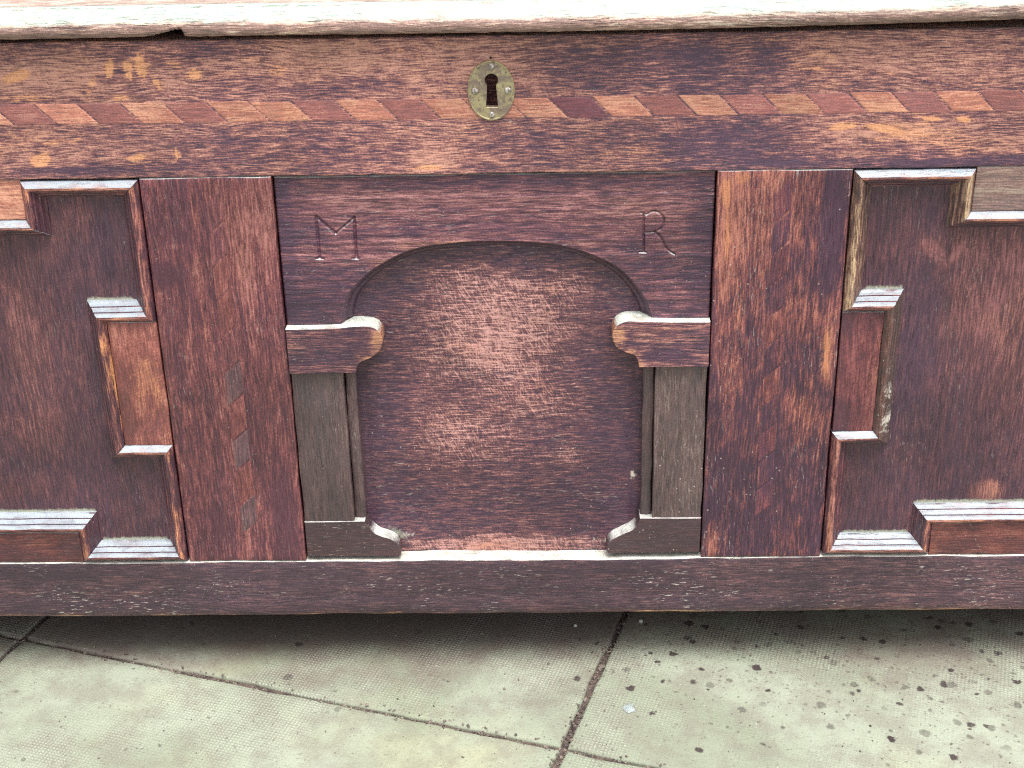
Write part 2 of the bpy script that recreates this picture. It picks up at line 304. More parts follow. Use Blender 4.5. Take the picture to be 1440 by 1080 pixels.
def grid_mesh(name, X, Y, Z, yback, mat, parent, attrs=None, smooth=True):
    nz, nx = X.shape; n = nx*nz
    idx = np.arange(n).reshape(nz, nx)
    F = np.stack([idx[:-1, :-1], idx[:-1, 1:], idx[1:, 1:], idx[1:, :-1]], -1).reshape(-1, 4)
    loop = np.concatenate([idx[0, :], idx[1:, -1], idx[-1, -2::-1], idx[-2:0:-1, 0]])
    V = np.stack([X.ravel(), Y.ravel(), Z.ravel()], 1)
    B = V[loop].copy(); B[:, 1] = yback
    m = len(loop); bi = n+np.arange(m)
    sides = np.stack([np.roll(loop, -1), loop, bi, np.roll(bi, -1)], 1)
    V = np.concatenate([V, B])
    faces = F.tolist()+sides.tolist()+[bi[::-1].tolist()]
    me = bpy.data.meshes.new(name); me.from_pydata(V.tolist(), [], faces)
    if smooth:
        fl = np.ones(len(faces), dtype=bool); fl[len(F):] = False; me.polygons.foreach_set('use_smooth', fl)
    me.materials.append(MAT[mat])
    if attrs:
        set_attr(me, **{k: np.concatenate([v.ravel(), v.ravel()[loop]]) for k, v in attrs.items()})
    o = bpy.data.objects.new(name, me); link(o, parent); return o
def board(name, x0, x1, z0, z1, y0, y1, mat, parent, res=.004, bev=.0014, wob=.00025, wear=None, warm=None, pale=None, dusty=None, extra=None, wave=.0003, xs=None, zs=None):
    xs = lines(x0, x1, res, bev) if xs is None else xs; zs = lines(z0, z1, res, bev) if zs is None else zs
    nx, nz = len(xs), len(zs)
    X, Z = np.meshgrid(xs, zs)
    d = np.minimum(np.minimum(X-x0, x1-X), np.minimum(Z-z0, z1-Z))
    be = bev*(1+.5*np.clip(np.interp(X, np.linspace(x0, x1, 40), RNG.normal(0, 1, 40))+np.interp(Z, np.linspace(z0, z1, 40), RNG.normal(0, 1, 40)), -1.2, 2.2)*.5)
    q = np.clip(1-d/np.maximum(be, 1e-5), 0, 1)
    Y = y0+np.minimum(be, (y1-y0)*.8)*(1-np.sqrt(1-q*q*.999))
    Y = Y+wave*np.interp(X, np.linspace(x0, x1, 9), RNG.normal(0, 1, 9))+wave*np.interp(Z, np.linspace(z0, z1, 9), RNG.normal(0, 1, 9))
    if extra is not None: Y = Y+extra(X, Z)
    # the outline is hand cut: let it wander a little
    fu = (X-x0)/(x1-x0); fv = (Z-z0)/(z1-z0)
    lw, rw = smooth1d(nz, 9, wob)[:, None], smooth1d(nz, 9, wob)[:, None]; bw, tw = smooth1d(nx, 9, wob)[None], smooth1d(nx, 9, wob)[None]
    Xw = X+lw*(1-fu)+rw*fu; Zw = Z+bw*(1-fv)+tw*fv
    at = {}
    for k, b in (('wear', wear), ('warm', warm), ('pale', pale), ('dusty', dusty)):
        if b is not None: at[k] = b(X, Z) if callable(b) else blobs(b, X, Z, y0)
    return grid_mesh(name, Xw, Y, Zw, y1, mat, parent, at)
def plate(name, pts, y0, y1, mat, parent, bev=.0009, seg=2, wear=None, warm=None, pale=None, res=.004):
    """flat board with a fretted outline: pts (x, z) counter-clockwise seen from the front"""
    bm = bmesh.new(); vs = [bm.verts.new((p[0], y0, p[1])) for p in pts]; f = bm.faces.new(vs)
    ex = bmesh.ops.extrude_face_region(bm, geom=[f])
    # the extruded copy becomes the back
    for v in [g for g in ex['geom'] if isinstance(g, bmesh.types.BMVert)]: v.co.y = y1
    bm.normal_update(); bmesh.ops.recalc_face_normals(bm, faces=bm.faces[:])
    fe = [e for e in bm.edges if all(abs(v.co.y-y0) < 1e-7 for v in e.verts)]
    bmesh.ops.bevel(bm, geom=fe, offset=bev, segments=seg, affect='EDGES', profile=.5, clamp_overlap=True)
    bmesh.ops.triangulate(bm, faces=[f for f in bm.faces if len(f.verts) > 4])
    for _ in range(3):
        le = [e for e in bm.edges if e.calc_length() > res*2]
        if not le: break
        bmesh.ops.subdivide_edges(bm, edges=le, cuts=1, use_grid_fill=False)
        bmesh.ops.triangulate(bm, faces=[f for f in bm.faces if len(f.verts) > 4])
    me = bpy.data.meshes.new(name); bm.to_mesh(me); bm.free(); me.materials.append(MAT[mat])
    if wear or warm or pale:
        co = np.empty(len(me.vertices)*3); me.vertices.foreach_get('co', co); co = co.reshape(-1, 3)
        set_attr(me, **{k: blobs(b, co[:, 0], co[:, 2], y0) for k, b in (('wear', wear), ('warm', warm), ('pale', pale)) if b})
    return link(bpy.data.objects.new(name, me), parent)
def bez(pts, n=8):                                 # Catmull-Rom through points
    p = [np.array(q, float) for q in pts]; out = []
    for i in range(len(p)-1):
        a, b, c, d = p[max(i-1, 0)], p[i], p[i+1], p[min(i+2, len(p)-1)]
        for k in range(n):
            t = k/n; out.append(.5*((2*b)+(c-a)*t+(2*a-5*b+4*c-d)*t*t+(3*b-a-3*c+d)*t**3))
    out.append(p[-1]); return out
def empty(name, loc=(0, 0, 0)):
    o = bpy.data.objects.new(name, None); o.location = loc; o.empty_display_size = .1; return link(o)
def tag(o, label, cat, group=None):
    o['label'] = label; o['category'] = cat
    if group: o['group'] = group
    return o

# ------------------------------------------------------------------ the ground: paving slabs
me = bpy.data.meshes.new('ground'); me.from_pydata([(-1500, -1500, -.009), (1500, -1500, -.009), (1500, 1500, -.009), (-1500, 1500, -.009)], [], [(0, 1, 2, 3)]); me.materials.append(MAT['ground'])
gnd = link(bpy.data.objects.new('ground', me)); gnd['kind'] = 'structure'
A = R(-17.7); E1 = np.array([math.cos(A), math.sin(A)]); E2 = np.array([-math.sin(A), math.cos(A)]); O = np.array([.016, -.1125]); PITCH = .548
pave = empty('pavement', (O[0], O[1], 0)); pave.rotation_euler = (0, 0, A); pave['kind'] = 'structure'
def slab(i, j):
    g, h = .0030, .0024
    x0, x1, y0, y1 = i*PITCH+g, (i+1)*PITCH-g, j*PITCH+h, (j+1)*PITCH-h
    near = -2 <= i <= 1 and -1 <= j <= 0
    r = .006 if near else .08
    xs, ys = lines(x0, x1, r, .004), lines(y0, y1, r, .004); X, Yy = np.meshgrid(xs, ys)
    d = np.minimum(np.minimum(X-x0, x1-X), np.minimum(Yy-y0, y1-Yy)); q = np.clip(1-d/.004, 0, 1)
    tilt = RNG.normal(0, .0012, 3)
    H = -.003*(1-np.sqrt(1-q*q*.999))+tilt[0]*.4+tilt[1]*(X-(x0+x1)/2)+tilt[2]*(Yy-(y0+y1)/2)
    nx, ny = len(xs), len(ys)
    wx = smooth1d(ny, 4, .0008)[:, None]; wx2 = smooth1d(ny, 4, .0008)[:, None]; wy = smooth1d(nx, 4, .0008)[None]; wy2 = smooth1d(nx, 4, .0008)[None]
    fu = (X-x0)/(x1-x0); fv = (Yy-y0)/(y1-y0)
    Xw = X+wx*(1-fu)**6+wx2*fu**6; Yw = Yy+wy*(1-fv)**6+wy2*fv**6
    wxy = O[None, None]+X[..., None]*E1+Yy[..., None]*E2
    wx_, wy_ = wxy[..., 0], wxy[..., 1]
    # painted shade and damp dirt under the chest; dark spots before its right end
    shade_grime = .5*np.exp(-(((wx_-.38)/.16)**2+((wy_-.0)/.07)**2))+np.clip((wy_+.06)/.15, 0, 1)*(1-.3*np.clip((wx_-.05)/.2, 0, 1))+(.28 if (i, j) == (-1, 0) else 0)
    spots = 1.0*np.exp(-(((wx_-.23)/.16)**2+((wy_-.03)/.075)**2))+.8*np.exp(-(((wx_-.42)/.1)**2+((wy_+.03)/.12)**2))+.12
    spots = spots*np.where(wx_ < .0, .35, 1)
    o = grid_mesh('paving_slab', Xw, H, Yw, .05, 'slab', None, {'wear': shade_grime, 'warm': spots})
    # grid_mesh builds upright boards: lay it down (x, y, z) -> (x, z, y)
    m = o.data; co = np.empty(len(m.vertices)*3, dtype=np.float32); m.vertices.foreach_get('co', co); co = co.reshape(-1, 3)
    co = np.stack([co[:, 0], co[:, 2], np.where(np.arange(len(co)) < nx*ny, co[:, 1], -.05)], 1); m.vertices.foreach_set('co', co.ravel()); m.update()
    o.parent = pave
for i in range(-3, 3):
    for j in range(-3, 3): slab(i, j)
me = bpy.data.meshes.new('joint_dirt'); a = 3.02*PITCH
nn = 160; gx = np.linspace(-a, a, nn); X, Yy = np.meshgrid(gx, gx); H = -.0042+RNG.normal(0, .0007, X.shape); ii = np.arange(nn*nn).reshape(nn, nn)
me.from_pydata(np.stack([X.ravel(), Yy.ravel(), H.ravel()], 1).tolist(), [], np.stack([ii[:-1, :-1], ii[:-1, 1:], ii[1:, 1:], ii[1:, :-1]], -1).reshape(-1, 4).tolist())
me.materials.append(MAT['dirt']); o = link(bpy.data.objects.new('joint_dirt', me), pave); o['kind'] = 'stuff'
# grit lying in and beside the joints
V, Fc = [], []
def crumb(x, y, z, r):
    b = len(V)
    ax = RNG.normal(0, 1, (6, 3))*.25+np.array([[1, 0, 0], [-1, 0, 0], [0, 1, 0], [0, -1, 0], [0, 0, .8], [0, 0, -.6]])
    for p in ax: V.append((x+p[0]*r, y+p[1]*r, z+p[2]*r))
    for t in ((0, 2, 4), (2, 1, 4), (1, 3, 4), (3, 0, 4), (2, 0, 5), (1, 2, 5), (3, 1, 5), (0, 3, 5)): Fc.append(tuple(b+k for k in t))
for _ in range(2600):
    s = RNG.uniform(-1.1, .9); off = RNG.normal(0, .0032)
    if RNG.random() < .62: x, y = s, off
    else: x, y = (off if RNG.random() < .7 else -PITCH+off), RNG.uniform(-.2, .5)
    r = abs(RNG.normal(0, .0009))+.0004
    if abs(off) > .004: r *= .7
    crumb(x, y, (-.0035 if abs(off) < .0028 else .0002), r)
for _ in range(700):
    crumb(RNG.uniform(-.8, .7), RNG.uniform(-.3, .35), .0006, abs(RNG.normal(0, .0005))+.0003)
me = bpy.data.meshes.new('grit'); me.from_pydata(V, [], Fc); me.materials.append(MAT['crumb']); o = link(bpy.data.objects.new('grit', me), pave); o['kind'] = 'stuff'
def lump(name, px, py, rx, ry, h, mat, label, cat):
    c = G(px, py, 0.001); bm = bmesh.new(); bmesh.ops.create_icosphere(bm, subdivisions=3, radius=1)
    for v in bm.verts:
        k = 1+.14*math.sin(5*v.co.x+2*v.co.y+px)+.1*math.sin(4*v.co.y-3*v.co.x); v.co = Vector((v.co.x*rx*k, v.co.y*ry*k, max(v.co.z, -.3)*h))
    me = bpy.data.meshes.new(name); bm.to_mesh(me); bm.free(); me.materials.append(MAT[mat])
    for p in me.polygons: p.use_smooth = True
    o = link(bpy.data.objects.new(name, me)); o.location = (c[0], c[1], h*.25); tag(o, label, cat)
lump('gum_blob', 884, 995, .0055, .0062, .0012, 'gum', 'small flat pale grey blob stuck to the slab, right of the dark joint', 'gum')
lump('pebble', 901, 873, .0022, .0022, .002, 'pebble', 'tiny white pebble just right of the dark joint, close under the bottom rail', 'pebble')
lump('pebble', 809, 879, .0017, .0017, .0016, 'pebble', 'tiny white pebble left of the dark joint, under the bottom rail', 'pebble')

# ------------------------------------------------------------------ the chest
chest = empty('oak_chest', (-.035, .25, 0)); tag(chest, 'old dark oak chest with carved arched panel, inlaid lozenges and brass keyhole plate', 'chest')
XL0, XL1, XR0, XR1 = -.3182, -.2116, .1407, .2479    # the two muntins
ZB0, ZB1, ZT0, ZT1 = .0605, .1200, .4793, .5880      # bottom rail, top rail
XA, XB = -.783, .713                                 # outer ends
PW = .36                                             # side panels
YF = .017                                            # depth of all the fields
mid = (XL1+XR0)/2

# top rail, with the keyhole cut through it
KC = P(691, 113.0, -.001); KB = P(691, 150.5, -.001)
def keyhole(n=72, grow=0.0):
    r = .0051+grow; pts = []
    zb = KB[1]-grow; wb = .0046+grow; wt_ = .0035+grow
    a0 = math.asin(wt_/r)
    for k in range(n-12+1):
        a = -math.pi/2+a0+(2*math.pi-2*a0)*k/(n-12); pts.append((KC[0]+r*math.cos(a), KC[1]+r*math.sin(a)))
    x0, z0 = pts[-1]; x1, z1 = pts[0]
    for k in range(1, 4): t = k/4; pts.append((x0+(KC[0]-wb-x0)*t, z0+(zb-z0)*t))
    for k in range(0, 5): t = k/4; pts.append((KC[0]-wb+2*wb*t, zb))
    for k in range(1, 4): t = k/4; pts.append((KC[0]+wb+(x1-KC[0]-wb)*t, zb+(z1-zb)*t))
    return pts
def in_key(X, Z):
    c = (X-KC[0])**2+(Z-KC[1])**2 < .0058**2
    s = (np.abs(X-KC[0]) < .0052) & (Z < KC[1]) & (Z > KB[1]-.0095)
    return c | s
xs = lines(XA, XB, .0035, .0016); xs = np.unique(np.round(np.concatenate([xs, np.arange(KC[0]-.012, KC[0]+.012, .0006)]), 6))
zs = lines(ZT0, ZT1, .0018, .0016)
rail_wear = [(120, 100, 190, 40, .16), (60, 205, 90, 25, .12), (20, 110, 60, 20, .2), (430, 75, 90, 22, .22), (560, 95, 120, 30, .16), (700, 90, 80, 30, .2), (860, 95, 110, 40, -.14),
             (990, 85, 40, 30, -.28), (1075, 85, 30, 40, -.26), (1010, 125, 60, 15, -.1), (1230, 85, 110, 30, .18), (1400, 100, 70, 30, .08), (330, 215, 120, 30, -.06), (600, 215, 40, 30, .22), (605, 235, 30, 8, .25),
             (760, 205, 90, 30, -.06), (990, 205, 80, 40, -.26), (1080, 200, 60, 40, -.14), (1260, 185, 110, 14, .32), (1380, 200, 80, 16, .14), (1340, 228, 150, 8, -.45), (430, 120, 120, 12, -.12), (300, 70, 60, 14, -.2),
             (180, 75, 100, 10, -.12), (1100, 228, 60, 10, -.3), (120, 240, 130, 8, -.25), (690, 62, 500, 5, .12)]
rail_warm = [(155, 96, 6, 14, .95, 15), (180, 99, 5, 15, .95, -4), (198, 93, 8, 16, 1, -8), (222, 118, 5, 11, .75, -25), (246, 92, 10, 6, .5, 20), (274, 105, 8, 7, .95), (22, 108, 20, 7, .7, -15), (30, 104, 9, 6, .4),
             (57, 226, 15, 9, .9, -20), (192, 223, 13, 7, .8, -12), (250, 218, 5, 14, .7, -20), (130, 118, 4, 20, .4, 30), (170, 137, 14, 5, .6), (1185, 178, 20, 5, .8, -8), (1240, 180, 24, 5, .8, 8), (1310, 167, 12, 4, .9), (1355, 168, 10, 5, .95, 8),
             (1240, 104, 30, 3, .5), (1140, 96, 26, 3, .5, 8), (390, 100, 12, 8, .35), (40, 140, 40, 5, .5), (75, 200, 20, 3, .5, -12), (110, 195, 14, 4, .5, -30), (600, 236, 26, 3, .6), (160, 245, 30, 4, .4), (560, 70, 14, 3, .4)]
rail_wear = [(b[0], b[1], b[2], b[3], b[4]*1.2) for b in rail_wear]
o = board('top_rail', XA, XB, ZT0, ZT1, 0, .032, 'rail_top', chest, wear=rail_wear, warm=rail_warm, pale=[(690, 82, 16, 8, .35), (715, 178, 26, 12, .3), (650, 172, 20, 5, .3)],
          extra=lambda X, Z: np.where(in_key(X, Z), .028, 0), xs=xs, zs=zs, wave=.00002)
top_rail = o
# lozenge inlay let into the rail
ZI0, ZI1 = .5236, .5405
def sheared(name, quad, y0, y1, mat, parent, gap=.00022, nx=10, nz=6, wear=None):
    q = [np.array(p, float) for p in quad]; c = sum(q)/4
    q = [p+(c-p)*(gap*2/np.linalg.norm(c-p)) for p in q]
    e = np.array([0, .04, .1]); u = np.concatenate([e, np.linspace(.2, .8, nx), 1-e[::-1]]); v = np.concatenate([e, np.linspace(.2, .8, nz), 1-e[::-1]])
    U, W = np.meshgrid(u, v); Q = [(1-U)*(1-W), U*(1-W), U*W, (1-U)*W]
    X = sum(Q[i]*q[i][0] for i in range(4)); Z = sum(Q[i]*q[i][1] for i in range(4))
    d = np.minimum(np.minimum(U, 1-U), np.minimum(W, 1-W)); Y = y0+.00025*np.clip(1-d/.05, 0, 1)**2
    return grid_mesh(name, X, Y, Z, y1, mat, parent, {'wear': blobs(wear, X, Z, y0)} if wear else None)
bnd = [107+60.3*k for k in range(-8, 31)]
tone = {-2: 'm', -1: 'l', 0: 'm', 1: 'l', 2: 'm', 3: 'l', 4: 'o', 5: 'm', 6: 'l', 7: 'm', 8: 'l', 9: 'd', 10: 'l', 11: 'd', 12: 'l', 13: 'm', 14: 'l', 15: 'm', 16: 'l', 17: 'm', 18: 'l', 19: 'm', 20: 'l', 21: 'm', 22: 'l'}
lw = [(30, 160, 30, 10, .15), (75, 160, 12, 12, -.3), (385, 155, 12, 16, -.5), (375, 155, 8, 16, -.3), (420, 160, 30, 6, -.1), (470, 150, 14, 12, -.25), (520, 150, 16, 12, -.1)]
for k in range(len(bnd)-1):
    a, b = bnd[k], bnd[k+1]
    za = P(a, 141-.0125*a+4, 0)[1]
    xa, xb = P(a, 146-.0125*a, 0)[0], P(b, 146-.0125*b, 0)[0]
    sh = .0165
    if xb+sh < XA+.1 or xa > XB-.1: continue
    ws = RNG.normal(0, .00025, 2)
    t_ = tone.get(k-8+0, 'l' if k % 2 else 'm')
    if xa < KC[0] < xb+sh*.5 and xa+sh*.5 < KC[0]:    # the piece the keyhole is cut through
        hl, hr = KC[0]-.0056, KC[0]+.0056
        fz = lambda x0, x: ZI0+(x0+sh-x)
        sheared('inlay_lozenge', [(min(xa+sh, hl-.001), ZI0), (hl, ZI0), (hl, ZI1), (xa, ZI1)], -.00015, .004, 'lz_l', top_rail)
        sheared('inlay_lozenge', [(hr, ZI0), (xb+sh, ZI0), (xb, ZI1), (hr, ZI1)], -.00015, .004, 'lz_l', top_rail)
        continue
    o = sheared('inlay_lozenge', [(xa+sh, ZI0+ws[0]), (xb+sh, ZI0+ws[0]), (xb, ZI1+ws[1]), (xa, ZI1+ws[1])], -.00015, .004, 'lz_'+t_, top_rail, wear=lw)
# pegs that pin the joints
def peg(px, py, parent, mat, r=.0046):
    c = P(px, py, 0); bm = bmesh.new(); n = 20
    rings = [(1, .003), (1, .0002), (.93, -.0002), (.5, -.0002)]
    vs = [[bm.verts.new((c[0]+r*k*math.cos(2*math.pi*i/n)*(1+.05*math.sin(i)), y, c[1]+r*k*math.sin(2*math.pi*i/n))) for i in range(n)] for k, y in rings]
    for a, b in zip(vs, vs[1:]):
        for i in range(n): bm.faces.new((a[i], a[(i+1) % n], b[(i+1) % n], b[i]))
    bm.faces.new(vs[-1]); bmesh.ops.recalc_face_normals(bm, faces=bm.faces[:])
    me = bpy.data.meshes.new('peg'); bm.to_mesh(me); bm.free(); me.materials.append(MAT[mat]); set_attr(me, wear=np.full(len(me.vertices), -.16 if mat == 'rail_top' else 0.0)); link(bpy.data.objects.new('peg', me), parent)
for px, py in ((257, 228), (318, 229), (1147, 217), (1078, 216)): peg(px, py, top_rail, 'rail_top')

# brass keyhole plate
esc_c = P(690.5, 127.5, -.001)
kh = keyhole(72)
kh = kh[36-6:]+kh[:36-6]                            # start near the top of the round part
kp = np.array(kh+[kh[0]]); sl_ = np.concatenate([[0], np.cumsum(np.hypot(*np.diff(kp, axis=0).T))]); top = int(np.argmax(kp[:-1, 1])); st = sl_[top]
q = (st+np.linspace(0, sl_[-1], 145)[:-1]) % sl_[-1]
kh = [(np.interp(v, sl_, kp[:, 0]), np.interp(v, sl_, kp[:, 1])) for v in q]
outer = [math.pi/2+2*math.pi*i/len(kh) for i in range(len(kh))]
bm = bmesh.new(); m = len(kh)
def ringv(f, y): return [bm.verts.new((f(i)[0], y, f(i)[1])) for i in range(m)]
def ov(s): return lambda i: (esc_c[0]+.0183*s*math.cos(outer[i]), esc_c[1]+.0234*s*math.sin(outer[i]))
def mixr(t): return lambda i: tuple(kh[i][j]*(1-t)+ov(.93)(i)[j]*t for j in (0, 1))
rs = [ringv(ov(1.0), .0006), ringv(ov(1.0), -.0010), ringv(ov(.985), -.0016), ringv(ov(.955), -.0016), ringv(ov(.93), -.0012), ringv(mixr(.5), -.0014), ringv(lambda i: (kh[i][0]*1.0+(ov(.9)(i)[0]-kh[i][0])*.06, kh[i][1]+(ov(.9)(i)[1]-kh[i][1])*.06), -.0014), ringv(lambda i: kh[i], -.0010), ringv(lambda i: kh[i], .004)]
for a, b in zip(rs, rs[1:]):
    for i in range(m): bm.faces.new((a[i], a[(i+1) % m], b[(i+1) % m], b[i]))
bmesh.ops.recalc_face_normals(bm, faces=bm.faces[:])
if sum(f.normal.y for f in bm.faces) > 0: bmesh.ops.reverse_faces(bm, faces=bm.faces[:])
me = bpy.data.meshes.new('keyhole_plate'); bm.to_mesh(me); bm.free(); me.materials.append(MAT['brass'])
esc = link(bpy.data.objects.new('keyhole_plate', me), chest)
def screw(px, py, r):
    c = P(px, py, -.002); bm = bmesh.new(); bmesh.ops.create_uvsphere(bm, u_segments=18, v_segments=10, radius=1)
    ph = RNG.uniform(0, 6)
    for v in bm.verts:
        k = 1+.06*math.sin(3*math.atan2(v.co.y, v.co.x)+ph); x, y, z = v.co
        yy = -max(z, -.2)*r*.62
        if z > .3 and abs(x*math.cos(ph)+y*math.sin(ph)) < .2: yy += r*.16
        v.co = Vector((c[0]+x*r*k, -.0016+yy, c[1]+y*r*k))
    for f in bm.faces: f.smooth = True
    bmesh.ops.recalc_face_normals(bm, faces=bm.faces[:])
    me = bpy.data.meshes.new('screw'); bm.to_mesh(me); bm.free(); me.materials.append(MAT['steel']); link(bpy.data.objects.new('screw', me), esc)
for px, py, r in ((690.8, 94.2, .0026), (667.8, 128.3, .0027), (714.5, 127.3, .0029), (691.8, 161.5, .0023)): screw(px, py, r)
# the little empty nail hole above it
c = P(690, 81, 0); bm = bmesh.new(); bmesh.ops.create_cone(bm, segments=12, radius1=.0009, radius2=.0009, depth=.0005, cap_ends=True, matrix=Matrix.Translation((c[0], -.0004, c[1])) @ Matrix.Rotation(R(90), 4, 'X'))
t = NT('dark_nail_hole'); t.b.inputs['Base Color'].default_value = (.012, .008, .01, 1); t.b.inputs['Roughness'].default_value = .9; MAT['hole'] = t.m
me = bpy.data.meshes.new('nail_hole'); bm.to_mesh(me); bm.free(); me.materials.append(MAT['hole']); link(bpy.data.objects.new('nail_hole', me), top_rail)

# bottom rail
def rail_bev(X, Z): return .0022*np.clip(1-(Z-ZB0)/.006, 0, 1)**2
o = board('bottom_rail', XA+.1, XB-.1, ZB0, ZB1, 0, .032, 'rail_bot', chest, res=.0035, bev=.0016, wob=.0004, extra=rail_bev,
          wear=lambda X, Z: .55*np.clip(1-(Z-ZB0)/.0055, 0, 1)*(.5+.6*np.clip(np.interp(X, np.linspace(XA, XB, 90), RNG.normal(.4, .6, 90)), 0, 1.3))+.12*np.clip((X-.1)/.3, 0, 1),
          warm=lambda X, Z: .9*np.clip(1-(Z-ZB0)/.005, 0, 1)*np.clip(np.interp(X, np.linspace(XA, XB, 70), RNG.normal(.45, .5, 70)), 0, 1))
bot_rail = o
for px, py in ((322, 806), (383, 806), (1076, 800)): peg(px, py, bot_rail, 'rail_bot', .0042)

# muntins and end stiles
GAP = .0006
mL = board('muntin', XL0+GAP, XL1-GAP, ZB1+.0002, ZT0-.0002, 0, .032, 'muntin_l', chest, wave=.00002, wear=[(345, 330, 60, 90, .22), (285, 320, 25, 80, .05), (230, 300, 30, 70, -.12), (355, 600, 40, 120, .04), (255, 600, 40, 120, .0), (400, 720, 20, 120, -.25), (300, 740, 60, 60, -.12), (235, 385, 22, 16, -.35)], warm=[(275, 290, 20, 40, .4), (285, 500, 20, 50, .3)])
mR = board('muntin', XR0+GAP, XR1-GAP, ZB1+.0002, ZT0-.0002, 0, .032, 'muntin_r', chest, wave=.00002,
           wear=[(1080, 300, 80, 90, .32), (1020, 330, 12, 120, .3), (1100, 440, 60, 60, .1), (1130, 580, 22, 60, .2), (1170, 300, 16, 130, -.45), (1020, 520, 20, 90, .12), (1060, 700, 110, 110, -.24), (1040, 440, 50, 60, .08), (1000, 760, 9, 40, .35), (1165, 500, 8, 50, .4)],
           warm=[(1020, 270, 9, 22, .7), (1022, 330, 6, 40, .6), (1160, 500, 7, 40, .8), (1045, 250, 12, 10, .6), (1110, 380, 10, 50, .4)])
for a, b in ((XA, XA+.1042), (XB-.1042, XB)):
    board('end_stile', a, b-(.0012 if a < 0 else 0), .0, ZT0-.0004, .0006, .034, 'muntin_l', chest, res=.012)
# lozenges down the muntins
def vloz(xa, xb, zs, sh, mats, parent):
    for k in range(len(zs)-1):
        sheared('inlay_lozenge', [(xa, zs[k+1]), (xb, zs[k+1]+sh), (xb, zs[k]+sh), (xa, zs[k])], -.00012, .004, mats[k % len(mats)], parent)
MAT['lz_s'] = wood('inlay_dull_red', 'z', (.092, .036, .044), (.30, .125, .11), (.42, .17, .11), bias=.40, fib=1.3, blot=.8, cross=.2, speck=.15, dust=0)
ys = [(290, 377), (294, 424), (300, 479), (307, 526), (312, 573), (318, 622), (322, 664), (325, 713), (330, 752)]
zsl = [P(x, y, 0)[1] for x, y in ys]; zsl = [zsl[0]+.027*k for k in (3, 2, 1)]+zsl
xl = -.2672
zl = [z for z in zsl if z < ZT0-.018]; n0 = len(zl)-9
vloz(xl, xl+.0152, zl, .0135, ['lz_g' if k-n0 in (3, 5, 7) else 'lz_r' if k-n0 in (0, 1, 4, 6) else 'lz_s' for k in range(len(zl))], mL)
zsr = [ZT0-.019-.0272*k for k in range(12)]
MAT['lz_w'] = wood('inlay_worn_orange', 'z', (.11, .042, .052), (.42, .165, .115), (.52, .21, .11), bias=.36, fib=1.3, blot=1.2, cross=.3, speck=.2, dust=0)
MAT['lz_e'] = wood('inlay_dark_plum', 'z', (.070, .032, .050), (.34, .13, .10), (.46, .18, .10), bias=.24, fib=1.4, ring=.8, blot=1.0, cross=.3, speck=.3, dust=0)
MAT['lz_q'] = wood('inlay_faded', 'z', (.085, .034, .05), (.30, .115, .095), (.46, .18, .10), bias=.27, fib=1.1, blot=1.0, cross=.3, speck=.2, dust=0)
vloz(.1865, .2015, zsr, .0135, ['lz_q', 'lz_e', 'lz_q', 'lz_e', 'lz_w', 'lz_e', 'lz_w', 'lz_e', 'lz_q', 'lz_e', 'lz_q'], mR)

# centre panel: flat field, arched board with carved initials, capitals, pilasters, bases
pan = board('arched_panel', XL1+.001, XR0-.001, ZB1-.006, ZT0-.006, YF, .030, 'panel', chest, res=.003,
            wear=[(705, 435, 130, 68, .42), (690, 505, 120, 60, .36), (765, 565, 70, 36, .26), (640, 600, 80, 40, .16), (700, 650, 160, 80, .16), (700, 740, 170, 40, .12), (640, 390, 50, 22, .2), (800, 400, 50, 25, .15), (700, 765, 170, 16, .55), (640, 620, 90, 60, .12), (800, 640, 30, 20, .2), (600, 560, 60, 80, .06)],
            warm=[(720, 768, 100, 10, .4), (690, 480, 60, 60, .1)], pale=[(745, 640, 26, 14, .22), (715, 520, 30, 20, .2), (760, 690, 20, 16, .2), (735, 610, 20, 14, .2), (890, 668, 8, 10, .5), (575, 752, 14, 12, .5), (850, 755, 24, 12, .45)], dusty=[(560, 748, 22, 8, .55, 40), (868, 748, 24, 8, .6, -35), (895, 735, 10, 10, .5), (520, 735, 10, 8, .4), (505, 452, 22, 5, .8), (895, 444, 22, 5, .8), (830, 770, 40, 3, .5)],
            extra=lambda X, Z: -.0012*np.clip((np.minimum(X-(XL1+.063), XR0-.063-X))/.002, 0, 1))
BY = .0042                                       # face of the arched board
arch_px = [(480, 452), (487, 420), (500, 400), (530, 374.5), (580, 350.5), (640, 341), (700, 338.5), (760, 341), (810, 350), (860, 370), (890, 395), (910, 425), (918, 450)]
arch = bez([P(x, y, BY) for x, y in arch_px], 14); arch = np.array(arch)
ZCAP = .3475
al, ar = arch[0, 0], arch[-1, 0]
xs = np.concatenate([lines(XL1+GAP, al-.00001, .0007, .0008)[:-4], al+(ar-al)*(.5-.5*np.cos(np.linspace(0, math.pi, 520))), lines(ar+.00001, XR0-GAP, .0007, .0008)[4:]])
order = np.argsort(arch[:, 0]); low = np.interp(xs, arch[order, 0], arch[order, 1]); low = np.where((xs < al) | (xs > ar), ZCAP-.004, low)
low[(xs >= al) & (xs <= al+1e-5)] = arch[0, 1]-.004
ZTB = ZT0-.0018
vv = np.concatenate([[0, .003, .009, .02], np.linspace(.03, .97, 210), [.98, .988, .995, 1]])
X = np.repeat(xs[None], len(vv), 0); Z = low[None]+(ZTB-low[None])*vv[:, None]
def seg(a, b): return (np.array(a), np.array(b))
def PB(x, y): return P(x, y, BY)
mp_ = lambda zx, zy: PB(380+zx/4.235, 220+zy/4.235); rp_ = lambda zx, zy: PB(720+zx/4.235, 220+zy/4.235)
strokes = []                                      # (polyline, width at each point)
